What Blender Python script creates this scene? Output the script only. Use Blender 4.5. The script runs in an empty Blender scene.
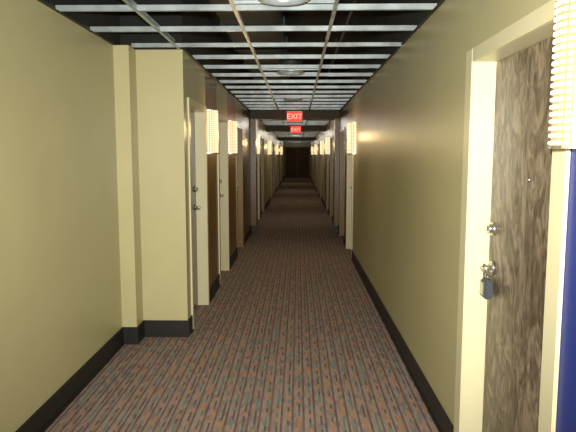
import bpy, bmesh, math, random
from mathutils import Vector, Matrix
random.seed(3)
S=bpy.context.scene
S.view_settings.view_transform='Standard'
S.view_settings.look='None'
COL=S.collection

# ------------------------------------------------------------ materials
def srgb(r,g,b):
    f=lambda c:(c/255/12.92) if c/255<=0.04045 else ((c/255+0.055)/1.055)**2.4
    return (f(r),f(g),f(b),1)
def newmat(name):
    m=bpy.data.materials.new(name); m.use_nodes=True
    nt=m.node_tree; b=nt.nodes['Principled BSDF']
    return m,nt,b
def N(nt,t,**k):
    n=nt.nodes.new(t)
    for a,v in k.items(): setattr(n,a,v)
    return n
def plain(name,col,rough=0.5,metal=0.0,var=0.06,scale=3.0,bump=0.0,bscale=200,spec=0.5):
    m,nt,b=newmat(name)
    geo=N(nt,'ShaderNodeNewGeometry')
    no=N(nt,'ShaderNodeTexNoise'); no.inputs['Scale'].default_value=scale; no.inputs['Detail'].default_value=4
    nt.links.new(geo.outputs['Position'],no.inputs['Vector'])
    r=N(nt,'ShaderNodeValToRGB')
    c=Vector(col[:3])
    r.color_ramp.elements[0].position=.3; r.color_ramp.elements[1].position=.7
    r.color_ramp.elements[0].color=(*(c*(1-var)),1)
    r.color_ramp.elements[1].color=(*(c*(1+var)),1)
    nt.links.new(no.outputs['Fac'],r.inputs['Fac']); nt.links.new(r.outputs['Color'],b.inputs['Base Color'])
    b.inputs['Roughness'].default_value=rough; b.inputs['Metallic'].default_value=metal
    b.inputs['Specular IOR Level'].default_value=spec
    if bump>0:
        n2=N(nt,'ShaderNodeTexNoise'); n2.inputs['Scale'].default_value=bscale
        nt.links.new(geo.outputs['Position'],n2.inputs['Vector'])
        bp=N(nt,'ShaderNodeBump'); bp.inputs['Strength'].default_value=bump; bp.inputs['Distance'].default_value=.002
        nt.links.new(n2.outputs['Fac'],bp.inputs['Height']); nt.links.new(bp.outputs['Normal'],b.inputs['Normal'])
    return m
def emis(name,col,strength,base=None):
    m,nt,b=newmat(name)
    b.inputs['Base Color'].default_value=base or col
    b.inputs['Emission Color'].default_value=col; b.inputs['Emission Strength'].default_value=strength
    return m

M_wall=plain('wall_paint',srgb(177,170,127),.36,var=.03,bump=.25,bscale=120)
M_cream=plain('trim_cream_paint',srgb(204,197,160),.35,var=.02)
M_brown=plain('accent_paint_brown',srgb(116,84,42),.32,var=.05)
M_blue=plain('accent_paint_blue',srgb(22,42,120),.45,var=.05)
M_base=plain('baseboard_rubber',srgb(24,21,20),.5,var=.1)
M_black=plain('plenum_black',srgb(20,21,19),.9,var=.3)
M_header=plain('header_dark_paint',srgb(70,55,34),.6)
M_tee=plain('grid_galvanised',srgb(156,166,170),.35,.3,var=.3,scale=7)
M_teed=plain('grid_wall_angle',srgb(40,40,38),.5,.2)
M_steel=plain('brushed_steel',srgb(190,186,176),.28,.9,var=.05,scale=30)
M_dsteel=plain('lockbox_body',srgb(78,82,90),.4,.5)
M_duct=plain('duct_metal',srgb(48,50,50),.6,.4,var=.3,scale=5)
M_glow=emis('sconce_diffuser_glow',(1,.64,.2,1),.68,(.12,.09,.05,1))
M_bead=emis('sconce_glass_beads',(1,.89,.62,1),1.25,(.25,.24,.2,1))
M_exit=emis('exit_red',(1,.06,.03,1),1.1)
M_exitl=emis('exit_letters',(1,.5,.4,1),1.0)
M_can=emis('can_lens',(1,.9,.7,1),.15)
M_enddoor=plain('end_door_paint',srgb(92,72,50),.8,var=.1,spec=.15)
M_endframe=plain('end_door_frame_paint',srgb(130,112,78),.7,var=.1,spec=.15)

def wood(name,c1,c2,c3,rough=.38):
    m,nt,b=newmat(name)
    geo=N(nt,'ShaderNodeNewGeometry')
    mp=N(nt,'ShaderNodeMapping'); mp.inputs['Scale'].default_value=(3,5.,2.0)
    nt.links.new(geo.outputs['Position'],mp.inputs['Vector'])
    n1=N(nt,'ShaderNodeTexNoise'); n1.inputs['Scale'].default_value=1.2; n1.inputs['Detail'].default_value=2.5; n1.inputs['Distortion'].default_value=1.6
    nt.links.new(mp.outputs[0],n1.inputs['Vector'])
    rp=N(nt,'ShaderNodeMath',operation='MULTIPLY'); rp.inputs[1].default_value=42
    nt.links.new(n1.outputs['Fac'],rp.inputs[0])
    sn=N(nt,'ShaderNodeMath',operation='SINE'); nt.links.new(rp.outputs[0],sn.inputs[0])
    n2=N(nt,'ShaderNodeTexNoise'); n2.inputs['Scale'].default_value=5; n2.inputs['Detail'].default_value=9; n2.inputs['Distortion'].default_value=1.2
    nt.links.new(mp.outputs[0],n2.inputs['Vector'])
    mx=N(nt,'ShaderNodeMath',operation='MULTIPLY_ADD'); mx.inputs[1].default_value=.06
    nt.links.new(sn.outputs[0],mx.inputs[0])
    av=N(nt,'ShaderNodeMath',operation='ADD'); nt.links.new(n1.outputs['Fac'],av.inputs[0]); nt.links.new(n2.outputs['Fac'],av.inputs[1])
    m2=N(nt,'ShaderNodeMath',operation='MULTIPLY'); m2.inputs[1].default_value=.5
    nt.links.new(av.outputs[0],m2.inputs[0]); nt.links.new(m2.outputs[0],mx.inputs[2])
    r=N(nt,'ShaderNodeValToRGB'); e=r.color_ramp.elements
    e[0].position=.36; e[0].color=c1; e[1].position=.64; e[1].color=c3
    k=e.new(.5); k.color=c2
    nt.links.new(mx.outputs[0],r.inputs['Fac']); nt.links.new(r.outputs['Color'],b.inputs['Base Color'])
    b.inputs['Roughness'].default_value=rough
    return m
M_wood=wood('door_burl_laminate',srgb(70,58,44),srgb(104,91,74),srgb(142,127,106))
M_woodd=wood('door_dark_laminate',srgb(44,30,18),srgb(62,44,26),srgb(84,60,34),.28)

def carpet():
    m,nt,b=newmat('carpet_striped')
    geo=N(nt,'ShaderNodeNewGeometry'); sp=N(nt,'ShaderNodeSeparateXYZ'); nt.links.new(geo.outputs['Position'],sp.inputs[0])
    def mth(op,a,bb=None,c=None):
        n=N(nt,'ShaderNodeMath',operation=op)
        for i,v in enumerate((a,bb,c)):
            if v is None: continue
            if isinstance(v,(int,float)): n.inputs[i].default_value=v
            else: nt.links.new(v,n.inputs[i])
        return n.outputs[0]
    X=mth('ADD',sp.outputs[0],10.0)
    Y=mth('ADD',sp.outputs[1],10.0)
    cx=mth('MULTIPLY',X,1/0.0135)
    ci=mth('FLOOR',cx)
    w1=N(nt,'ShaderNodeTexWhiteNoise',noise_dimensions='1D'); nt.links.new(ci,w1.inputs['W'])
    yy=mth('MULTIPLY_ADD',w1.outputs['Value'],3.7,mth('MULTIPLY',Y,1/0.06))
    yi=mth('FLOOR',yy)
    cb=N(nt,'ShaderNodeCombineXYZ'); nt.links.new(ci,cb.inputs[0]); nt.links.new(yi,cb.inputs[1])
    w2=N(nt,'ShaderNodeTexWhiteNoise',noise_dimensions='2D'); nt.links.new(cb.outputs[0],w2.inputs['Vector'])
    def ramp(cols,src):
        r=N(nt,'ShaderNodeValToRGB'); r.color_ramp.interpolation='CONSTANT'; e=r.color_ramp.elements
        n=len(cols); e[0].position=0; e[0].color=cols[0]; e[1].position=1/n; e[1].color=cols[1]
        for i in range(2,n):
            k=e.new(i/n); k.color=cols[i]
        nt.links.new(src,r.inputs['Fac']); return r.outputs['Color']
    field=ramp([srgb(150,132,124),srgb(139,122,113),srgb(153,134,128),srgb(133,115,112),srgb(146,129,114)],w2.outputs['Value'])
    acc=ramp([srgb(172,122,82),srgb(92,122,112),srgb(108,92,88),srgb(102,128,122),srgb(98,86,84),srgb(166,124,90)],w2.outputs['Value'])
    md=mth('MODULO',ci,5.0)
    isacc=mth('COMPARE',md,1.0,.3)
    isdark=mth('COMPARE',md,3.0,0.3)
    mix=N(nt,'ShaderNodeMix',data_type='RGBA'); nt.links.new(isacc,mix.inputs[0]); nt.links.new(field,mix.inputs[6]); nt.links.new(acc,mix.inputs[7])
    mixb=N(nt,'ShaderNodeMix',data_type='RGBA',blend_type='MULTIPLY'); nt.links.new(mth('MULTIPLY',isdark,.75),mixb.inputs[0]); nt.links.new(mix.outputs[2],mixb.inputs[6]); mixb.inputs[7].default_value=(.38,.34,.36,1)
    fn=N(nt,'ShaderNodeTexNoise'); fn.inputs['Scale'].default_value=230; nt.links.new(geo.outputs['Position'],fn.inputs['Vector'])
    br=N(nt,'ShaderNodeMix',data_type='RGBA',blend_type='MULTIPLY'); br.inputs[0].default_value=.6
    nt.links.new(mixb.outputs[2],br.inputs[6]); 
    g=N(nt,'ShaderNodeMapRange'); g.inputs['From Min'].default_value=.3; g.inputs['From Max'].default_value=.7; g.inputs['To Min'].default_value=.45; g.inputs['To Max'].default_value=1.3
    nt.links.new(fn.outputs['Fac'],g.inputs['Value']); nt.links.new(g.outputs[0],br.inputs[7])
    nt.links.new(br.outputs[2],b.inputs['Base Color'])
    b.inputs['Roughness'].default_value=.95; b.inputs['Specular IOR Level'].default_value=.1
    bp=N(nt,'ShaderNodeBump'); bp.inputs['Strength'].default_value=.5; bp.inputs['Distance'].default_value=.004
    nt.links.new(fn.outputs['Fac'],bp.inputs['Height']); nt.links.new(bp.outputs['Normal'],b.inputs['Normal'])
    return m
M_carpet=carpet()

# ------------------------------------------------------------ mesh helpers
class MB:
    def __init__(s,name,mats):
        s.name=name; s.mats=mats; s.bm=bmesh.new()
    def box(s,x0,x1,y0,y1,z0,z1,mi=0,bev=0):
        x0,x1=sorted((x0,x1)); y0,y1=sorted((y0,y1)); z0,z1=sorted((z0,z1))
        v=[s.bm.verts.new(p) for p in [(x0,y0,z0),(x1,y0,z0),(x1,y1,z0),(x0,y1,z0),(x0,y0,z1),(x1,y0,z1),(x1,y1,z1),(x0,y1,z1)]]
        fs=[s.bm.faces.new([v[i] for i in q]) for q in [(3,2,1,0),(4,5,6,7),(0,1,5,4),(1,2,6,5),(2,3,7,6),(3,0,4,7)]]
        for f in fs: f.material_index=mi
        if bev>0:
            es=list({e for f in fs for e in f.edges})
            r=bmesh.ops.bevel(s.bm,geom=es,offset=bev,segments=2,affect='EDGES')
            for f in r['faces']: f.material_index=mi
    def cyl(s,c,axis,r,h,mi=0,seg=24,r2=None):
        rot={'x':Matrix.Rotation(math.pi/2,4,'Y'),'y':Matrix.Rotation(math.pi/2,4,'X'),'z':Matrix.Identity(4)}[axis]
        g=bmesh.ops.create_cone(s.bm,cap_ends=True,segments=seg,radius1=r,radius2=r if r2 is None else r2,depth=h,matrix=Matrix.Translation(c)@rot)
        for v in g['verts']:
            for f in v.link_faces: f.material_index=mi; f.smooth=len(f.verts)==4
    def tube(s,pts,r,mi=0,seg=10):
        rings=[]
        pts=[Vector(p) for p in pts]
        for i,p in enumerate(pts):
            d=(pts[min(i+1,len(pts)-1)]-pts[max(i-1,0)]).normalized()
            a=Vector((0.3,0.2,1)) if abs(d.z)<.9 else Vector((1,0,0))
            u=d.cross(a).normalized(); w=d.cross(u)
            rings.append([s.bm.verts.new(p+r*(math.cos(t)*u+math.sin(t)*w)) for t in [2*math.pi*k/seg for k in range(seg)]])
        for a,b in zip(rings,rings[1:]):
            for k in range(seg):
                f=s.bm.faces.new([a[k],a[(k+1)%seg],b[(k+1)%seg],b[k]]); f.material_index=mi; f.smooth=True
        for rg in (rings[0][::-1],rings[-1]):
            f=s.bm.faces.new(rg); f.material_index=mi
    def done(s,parent=None):
        bmesh.ops.recalc_face_normals(s.bm,faces=s.bm.faces)
        me=bpy.data.meshes.new(s.name); s.bm.to_mesh(me); s.bm.free()
        for m in s.mats: me.materials.append(m)
        o=bpy.data.objects.new(s.name,me); COL.objects.link(o)
        if parent: o.parent=parent
        return o
def empty(name,loc=(0,0,0)):
    e=bpy.data.objects.new(name,None); e.location=loc; e.empty_display_size=.1; COL.objects.link(e); return e

HC=2.48; XR=.84; XL=-.97; XLN=-1.49; YE=40.0; YB=-3.0; ZP=3.15
DT=2.04; CW=.065; RD=.10

# ------------------------------------------------------------ floor / plenum
b=MB('floor',[M_carpet]); b.box(-1.7,1.1,YB-.2,YE+.4,-.1,0); b.done()
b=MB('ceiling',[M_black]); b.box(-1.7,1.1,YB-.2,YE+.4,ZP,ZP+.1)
b.done()

# ------------------------------------------------------------ doors spec : (y0,y1,wood,casing,frame material)
M_frd=plain('frame_brown_paint',srgb(134,108,60),.32)
A=(CW,M_cream); D=(CW,M_frd)
R_doors=[(1.85,2.74,M_wood,.1,M_cream),(8.62,9.52,M_woodd,*A),(10.2,11.1,M_woodd,*D),(13.6,14.5,M_woodd,*D),(15.4,16.3,M_woodd,*D),(20.,20.9,M_woodd,*D),(22,22.9,M_woodd,*D),(27,27.9,M_woodd,*D),(33,33.9,M_woodd,*D)]
L_doors=[(5.03,5.86,M_woodd,*A),(6.82,7.66,M_woodd,*A),(8.85,9.7,M_woodd,*D),(13.0,13.9,M_woodd,*A),(14.9,15.8,M_woodd,*D),(20.,20.9,M_woodd,*D),(22,22.9,M_woodd,*D),(27,27.9,M_woodd,*D),(33,33.9,M_woodd,*D)]
def wall(name,xf,sgn,y0,y1,doors,accents):
    """xf face x, sgn +1 = wall body extends to +x"""
    b=MB(name,[M_wall,M_brown,M_blue,M_black])
    cuts=[(d[0]-.02,d[1]+.02) for d in doors]
    pts=sorted({y0,y1,*[c for d in cuts for c in d],*[a for ac in accents for a in ac[:2]]})
    for a,c in zip(pts,pts[1:]):
        mid=(a+c)/2
        mi=0
        for ac in accents:
            if ac[0]<mid<ac[1]: mi=ac[2]
        isd=any(d[0]<mid<d[1] for d in cuts)
        b.box(xf,xf+sgn*.2,a,c,DT+.02 if isd else 0,HC,mi)
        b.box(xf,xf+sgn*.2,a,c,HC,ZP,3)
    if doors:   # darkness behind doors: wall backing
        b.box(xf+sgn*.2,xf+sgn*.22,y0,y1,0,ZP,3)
    b.done()
wall('wall_right',XR,1,YB,YE,R_doors,[(.2,1.76,2),(9.6,11.5,1),(14.6,15.3,1),(16.4,17.2,1)])
wall('wall_left_far',XL,-1,4.9,YE,L_doors,[(5.93,6.75,1),(7.73,8.78,1),(9.8,11.5,1),(14,14.8,1)])
wall('wall_left_near',XLN,-1,YB,4.8,[],[])
b=MB('wall_left_return',[M_wall,M_black]); b.box(XLN-.2,XL,4.8,4.9,0,HC); b.box(XLN-.2,XL,4.8,4.9,HC,ZP,1); b.done()
PW=.125
b=MB('wall_left_pilaster',[M_wall]); b.box(XLN,XLN+PW,4.60,4.80,0,HC); b.done()
b=MB('wall_end',[M_wall,M_black]); b.box(XL-.2,XR+.2,YE,YE+.2,0,ZP); b.done()
b=MB('wall_back',[M_wall]); b.box(XLN-.2,XR+.2,YB-.2,YB,0,ZP); b.done()
for nm,yy,dp in (('header_beam',11.5,.35),('header_beam',17.3,.4),('header_beam',28.,.4)):
    b=MB(nm,[M_header]); b.box(XL,XR,yy,yy+dp,2.33,ZP); b.done()
b=MB('wall_left_column',[M_brown]); b.box(XL,XL+.11,11.5,11.85,0,2.33); b.done()
b=MB('wall_right_column',[M_brown]); b.box(XR-.09,XR,11.5,11.85,0,2.33); b.done()

# baseboards
def base(name,xf,sgn,y0,y1,doors):
    b=MB(name,[M_base]); p=y0
    for d in sorted(doors,key=lambda q:q[0]): 
        b.box(xf,xf-sgn*.012,p,d[0]-d[3],0,.15); b.box(xf,xf-sgn*.02,p,d[0]-d[3],0,.02); p=d[1]+d[3]
    b.box(xf,xf-sgn*.012,p,y1,0,.15); b.box(xf,xf-sgn*.02,p,y1,0,.02)
    return b
b=base('baseboard_right',XR,1,YB,YE,R_doors); b.box(XR-.102,XR,11.488,11.5,0,.15); b.done()
b=base('baseboard_left_near',XLN,-1,YB,4.6,[])
b.box(XLN,XLN+PW+.012,4.588,4.60,0,.15); b.box(XLN+PW,XLN+PW+.012,4.6,4.8,0,.15); b.box(XLN+PW+.012,XL+.012,4.788,4.80,0,.15)
b.box(XL,XL+.012,4.8,4.9,0,.15)
b.done()
b=base('baseboard_left_far',XL,-1,4.9,YE,L_doors); b.box(XL,XL+.122,11.488,11.5,0,.15); b.done()

# ------------------------------------------------------------ doors
def door(i,xf,sgn,y0,y1,wm,cw,fm,latch_far,lockbox=False):
    root=empty('door_%d'%i,(xf,(y0+y1)/2,0)); off=Matrix.Translation(-Vector(root.location))
    def fin(b):
        o=b.done(root); o.data.transform(off); return o
    f=MB('frame',[fm])
    pr=-sgn*.014
    for a,c in ((y0-cw,y0),(y1,y1+cw)):
        f.box(xf+pr,xf,a,c,0,DT+CW,bev=.003)
    f.box(xf+pr,xf,y0,y1,DT,DT+CW,bev=.003)
    f.box(xf,xf+sgn*.19,y0-.018,y0,0,DT); f.box(xf,xf+sgn*.19,y1,y1+.018,0,DT)
    f.box(xf,xf+sgn*.19,y0,y1,DT,DT+.018)
    s0=xf+sgn*(RD+.047)
    f.box(s0,s0+sgn*.02,y0,y0+.015,0,DT); f.box(s0,s0+sgn*.02,y1-.015,y1,0,DT); f.box(s0,s0+sgn*.02,y0,y1,DT-.015,DT)
    fin(f)
    s=MB('slab',[wm]); s.box(xf+sgn*RD,xf+sgn*(RD+.045),y0+.003,y1-.003,.008,DT-.003,bev=.002); fin(s)
    xd=xf+sgn*RD; n=-sgn
    yl=(y1-.065) if latch_far else (y0+.065); dr=-1 if latch_far else 1
    h=MB('handle',[M_steel,M_dsteel])
    h.cyl((xd+n*.008,yl,1.25),'x',.032,.016); h.cyl((xd+n*.022,yl,1.25),'x',.022,.016); h.box(xd+n*.03,xd+n*.034,yl-.003,yl+.003,1.24,1.262,1)
    h.cyl((xd+n*.006,yl,1.06),'x',.034,.012); h.cyl((xd+n*.03,yl,1.06),'x',.012,.05)
    h.tube([(xd+n*.052,yl-dr*.005,1.06),(xd+n*.056,yl+dr*.03,1.06),(xd+n*.054,yl+dr*.07,1.057),(xd+n*.048,yl+dr*.115,1.052)],.0095)
    if lockbox:
        yk=yl+dr*.022
        h.tube([(xd+n*.04,yk-.018,.99),(xd+n*.045,yk-.018,1.06),(xd+n*.048,yk-.012,1.078),(xd+n*.05,yk,1.083),(xd+n*.048,yk+.012,1.078),(xd+n*.045,yk+.018,1.06),(xd+n*.04,yk+.018,.99)],.0045)
        h.box(xd+n*.014,xd+n*.055,yk-.036,yk+.036,.92,1.01,1,bev=.008)
        h.box(xd+n*.055,xd+n*.059,yk-.025,yk+.025,.935,.995,0,bev=.0015)
    fin(h)
    hg=MB('hinges',[M_steel]); yh=y0+.004 if latch_far else y1-.004
    for z in (.25,1.02,1.8): hg.cyl((xd+n*.005,yh,z),'z',.006,.09,seg=12)
    fin(hg)
    if i==1:
        p=MB('peephole',[M_steel]); p.cyl((xd+n*.003,(y0+y1)/2,1.5),'x',.008,.006,seg=16); fin(p)
k=1
for j,d in enumerate(R_doors): door(k,XR,1,*d,latch_far=True,lockbox=(j==0)); k+=1
for j,d in enumerate(L_doors): door(k,XL,-1,*d,latch_far=True,lockbox=False); k+=1
# end double door
root=empty('door_%d'%k,(-.05,YE,0))
f=MB('frame',[M_endframe]); 
for a,c in ((-.92,-.83),(.83,.89)): f.box(a,c,-.03,0,0,2.2)
f.box(-.83,.83,-.03,0,2.13,2.2)
f.done(root)
s=MB('leaf_left',[M_enddoor]); s.box(-.825,-.005,-.022,0,.01,2.125); s.done(root)
s=MB('leaf_right',[M_enddoor]); s.box(.005,.825,-.022,0,.01,2.125); s.done(root)
h=MB('push_bars',[M_duct]); 
for sx in (-1,1): h.box(sx*.1,sx*.7,-.07,-.022,1.0,1.05,bev=.005)
h.done(root)

# ------------------------------------------------------------ ceiling grid
RUN=[-.99,-.385,.22]
def grid(name,y0,y1,xl,xr,runs,first):
    b=MB(name,[M_tee,M_teed])
    def teeX(y,a,c):
        b.box(a,c,y-.012,y+.012,HC-.002,HC); b.box(a,c,y-.0015,y+.0015,HC,HC+.032); b.box(a,c,y-.004,y+.004,HC+.028,HC+.034)
    for x in runs:
        b.box(x-.012,x+.012,y0,y1,HC-.0035,HC-.0015); b.box(x-.0015,x+.0015,y0,y1,HC,HC+.038); b.box(x-.004,x+.004,y0,y1,HC+.032,HC+.04)
    y=first
    while y<y1-.05:
        teeX(y,xl,xr)
        y+=.575
    for x,s in ((xl,1),(xr,-1)):
        b.box(x,x+s*.024,y0,y1,HC-.002,HC,1); b.box(x,x+s*.002,y0,y1,HC,HC+.024,1)
    b.done()
grid('ceiling_grid',YB,4.6,XLN,XR,RUN,3.53-.575*11)
grid('ceiling_grid',4.8,11.5,XL,XR,RUN[1:],5.255-.0)
grid('ceiling_grid',11.85,17.3,XL,XR,RUN[1:],12.1)
grid('ceiling_grid',17.7,28,XL,XR,RUN[1:],18)
grid('ceiling_grid',28.4,YE,XL,XR,RUN[1:],28.7)
b=MB('ceiling_grid_crosspiece',[M_tee,M_teed]); b.box(XLN+PW,XR,4.67,4.694,HC-.002,HC);b.box(XLN+PW,XR,4.68,4.683,HC,HC+.03)
for x in RUN: b.box(x-.012,x+.012,4.6,4.8,HC-.0035,HC-.0021)
b.done()
# plenum services
b=MB('plenum_duct',[M_duct]); b.box(-.75,-.15,YB,11.4,2.88,ZP,bev=.01)
for i in range(12): b.box(-.77,-.13,YB+.3+i*1.2,YB+.34+i*1.2,2.86,ZP)
b.done()
b=MB('sprinkler_pipe',[M_duct]); b.tube([(.5,YB,2.95),(.5,11.4,2.95)],.025)
for i in range(9): b.box(.495,.505,-2+i*1.6,-1.99+i*1.6,2.96,ZP)
b.done()

# can lights
def can(y,lit=30,pt=0):
    x=-.08
    e=empty('recessed_ceiling_light',(x,y,HC))
    b=MB('housing',[M_tee,M_can,M_duct])
    seg=32
    ro,ri=.15,.125
    rings=[[b.bm.verts.new((r*math.cos(t),r*math.sin(t),z)) for t in [2*math.pi*q/seg for q in range(seg)]] for r,z in ((ri,.03),(ri,-.012),(ro,-.012),(ro,.0))]
    for A_,B_ in zip(rings,rings[1:]):
        for q in range(seg): 
            f=b.bm.faces.new([A_[q],A_[(q+1)%seg],B_[(q+1)%seg],B_[q]]); f.material_index=0; f.smooth=True
    b.cyl((0,0,.11),'z',.128,.16,2,32)
    b.cyl((0,0,.026),'z',.122,.004,1,32)
    for yy in (-.14,.14): b.box(-.30,.295,yy-.006,yy+.006,.002,.02)
    b.done(e)
    l=bpy.data.lights.new('can_lamp','SPOT'); l.energy=lit; l.color=(1,.85,.62); l.spot_size=math.radians(130); l.spot_blend=1; l.shadow_soft_size=.1
    o=bpy.data.objects.new('can_lamp',l); o.location=(0,0,-.03); o.parent=e; COL.objects.link(o)
    if pt:
        l=bpy.data.lights.new('grid_fill','POINT'); l.energy=pt; l.color=(1,.93,.8); l.shadow_soft_size=.05  # point light added below the can to brighten grid tees and walls
        o=bpy.data.objects.new('grid_fill',l); o.location=(0,0,-.12); o.parent=e; COL.objects.link(o)
can(3.25,14); can(6.12,20); can(9.0,26); can(14.1,12,11); can(20.,7,12); can(25,5,9); can(32,4,8); can(37.5,4,8)

# ------------------------------------------------------------ sconces
SX=.112; SDY=.075; SH=.45
b=MB('shade',[M_bead,M_glow,M_steel])
seg=12; rows=22
def sp(t,z,k=1.0): return Vector((SX*k*math.sin(t),-SDY*k*math.cos(t),z))
ts=[math.pi*q/seg for q in range(seg+1)]
lo=[b.bm.verts.new(sp(t,0,.93)) for t in ts]; hi=[b.bm.verts.new(sp(t,SH,.93)) for t in ts]
for q in range(seg):
    f=b.bm.faces.new([lo[q],lo[q+1],hi[q+1],hi[q]]); f.material_index=1
dz=SH/rows
for r in range(rows):
    for q in range(seg):
        t0=ts[q]+.05; t1=ts[q+1]-.05; z0=r*dz+.004; z1=(r+1)*dz-.004
        o=[b.bm.verts.new(p) for p in (sp(t0,z0,.93),sp(t1,z0,.93),sp(t1,z1,.93),sp(t0,z1,.93))]
        tm=(t0+t1)/2; zm=(z0+z1)/2
        i=[b.bm.verts.new(sp(tm+(tt-tm)*.6,zm+(zz-zm)*.6,1.0)) for tt,zz in ((t0,z0),(t1,z0),(t1,z1),(t0,z1))]
        b.bm.faces.new(i).material_index=0
        for a in range(4): b.bm.faces.new([o[a],o[(a+1)%4],i[(a+1)%4],i[a]]).material_index=0
for z in (-.006,SH-.002):
    A_=[b.bm.verts.new(sp(t,z,.97)) for t in ts]; B_=[b.bm.verts.new(sp(t,z+.008,.97)) for t in ts]
    b.bm.faces.new(A_).material_index=2; b.bm.faces.new(B_).material_index=2
    for q in range(seg): b.bm.faces.new([A_[q],A_[q+1],B_[q+1],B_[q]]).material_index=2
b.box(-.004,.006,-SDY-.006,SDY+.006,-.01,SH+.01,2)
shade0=b.done(); shade_me=shade0.data; bpy.data.objects.remove(shade0)
def sconce(side,y,e=5.0):
    xf=XR if side>0 else XL
    r=empty('wall_sconce',(xf-side*.004,y,1.625)); r.rotation_euler=(0,0,math.pi if side>0 else 0)
    o=bpy.data.objects.new('shade',shade_me); o.parent=r; COL.objects.link(o)
    l=bpy.data.lights.new('sconce_lamp','POINT'); l.energy=e; l.color=(1,.70,.32); l.shadow_soft_size=.06
    lo=bpy.data.objects.new('sconce_lamp',l); lo.location=(.26,0,.25); lo.parent=r; COL.objects.link(lo)
for y in (1.64,): sconce(1,y,2)
for y in (8.35,15.0,18.6,25,31): sconce(1,y)
for y in (6.05,7.95,12.6,18.2,24.5,31): sconce(-1,y)

# ------------------------------------------------------------ exit signs
def exit_sign(y):
    e=empty('exit_sign',(-.07,y,2.26))
    b=MB('body',[M_exit,M_dsteel]); b.box(-.155,.155,-.025,.025,0,.21,0,bev=.006); b.box(-.16,.16,-.02,.02,-.004,.214,1); b.cyl((0,0,.26),'z',.012,.10,1); b.done(e)
    c=bpy.data.curves.new('letters','FONT'); c.body='EXIT'; c.size=.15; c.align_x='CENTER'; c.extrude=.002; c.materials.append(M_exitl)
    o=bpy.data.objects.new('letters',c); o.rotation_euler=(math.pi/2,0,0); o.location=(0,-.028,.055); o.parent=e; COL.objects.link(o)
exit_sign(11.3); exit_sign(17.1)

# ------------------------------------------------------------ camera + flash
cam=bpy.data.cameras.new('camera'); co=bpy.data.objects.new('camera',cam); COL.objects.link(co)
cam.sensor_width=36; cam.lens=36*560/576; cam.clip_start=.05; cam.clip_end=200
co.location=(0,0,1.6); co.rotation_euler=(math.radians(90-6.2),0,math.radians(1.02))
S.camera=co
l=bpy.data.lights.new('camera_flash','SPOT'); l.energy=980; l.color=(1,.97,.87); l.spot_size=math.radians(92); l.spot_blend=1; l.shadow_soft_size=.03
o=bpy.data.objects.new('camera_flash',l); o.location=(-.03,-.02,1.69); o.rotation_euler=(math.radians(90-3),0,math.radians(1)); COL.objects.link(o)
l=bpy.data.lights.new('rear_fill','AREA'); l.energy=28; l.size=.6; l.color=(1,.90,.72)  # unseen area light added behind the camera as ambient fill, no fixture modelled
o=bpy.data.objects.new('rear_fill',l); o.location=(-.3,-1.2,2.4); COL.objects.link(o)
w=bpy.data.worlds.new('world'); w.use_nodes=True; w.node_tree.nodes['Background'].inputs[0].default_value=(.01,.01,.01,1); S.world=w
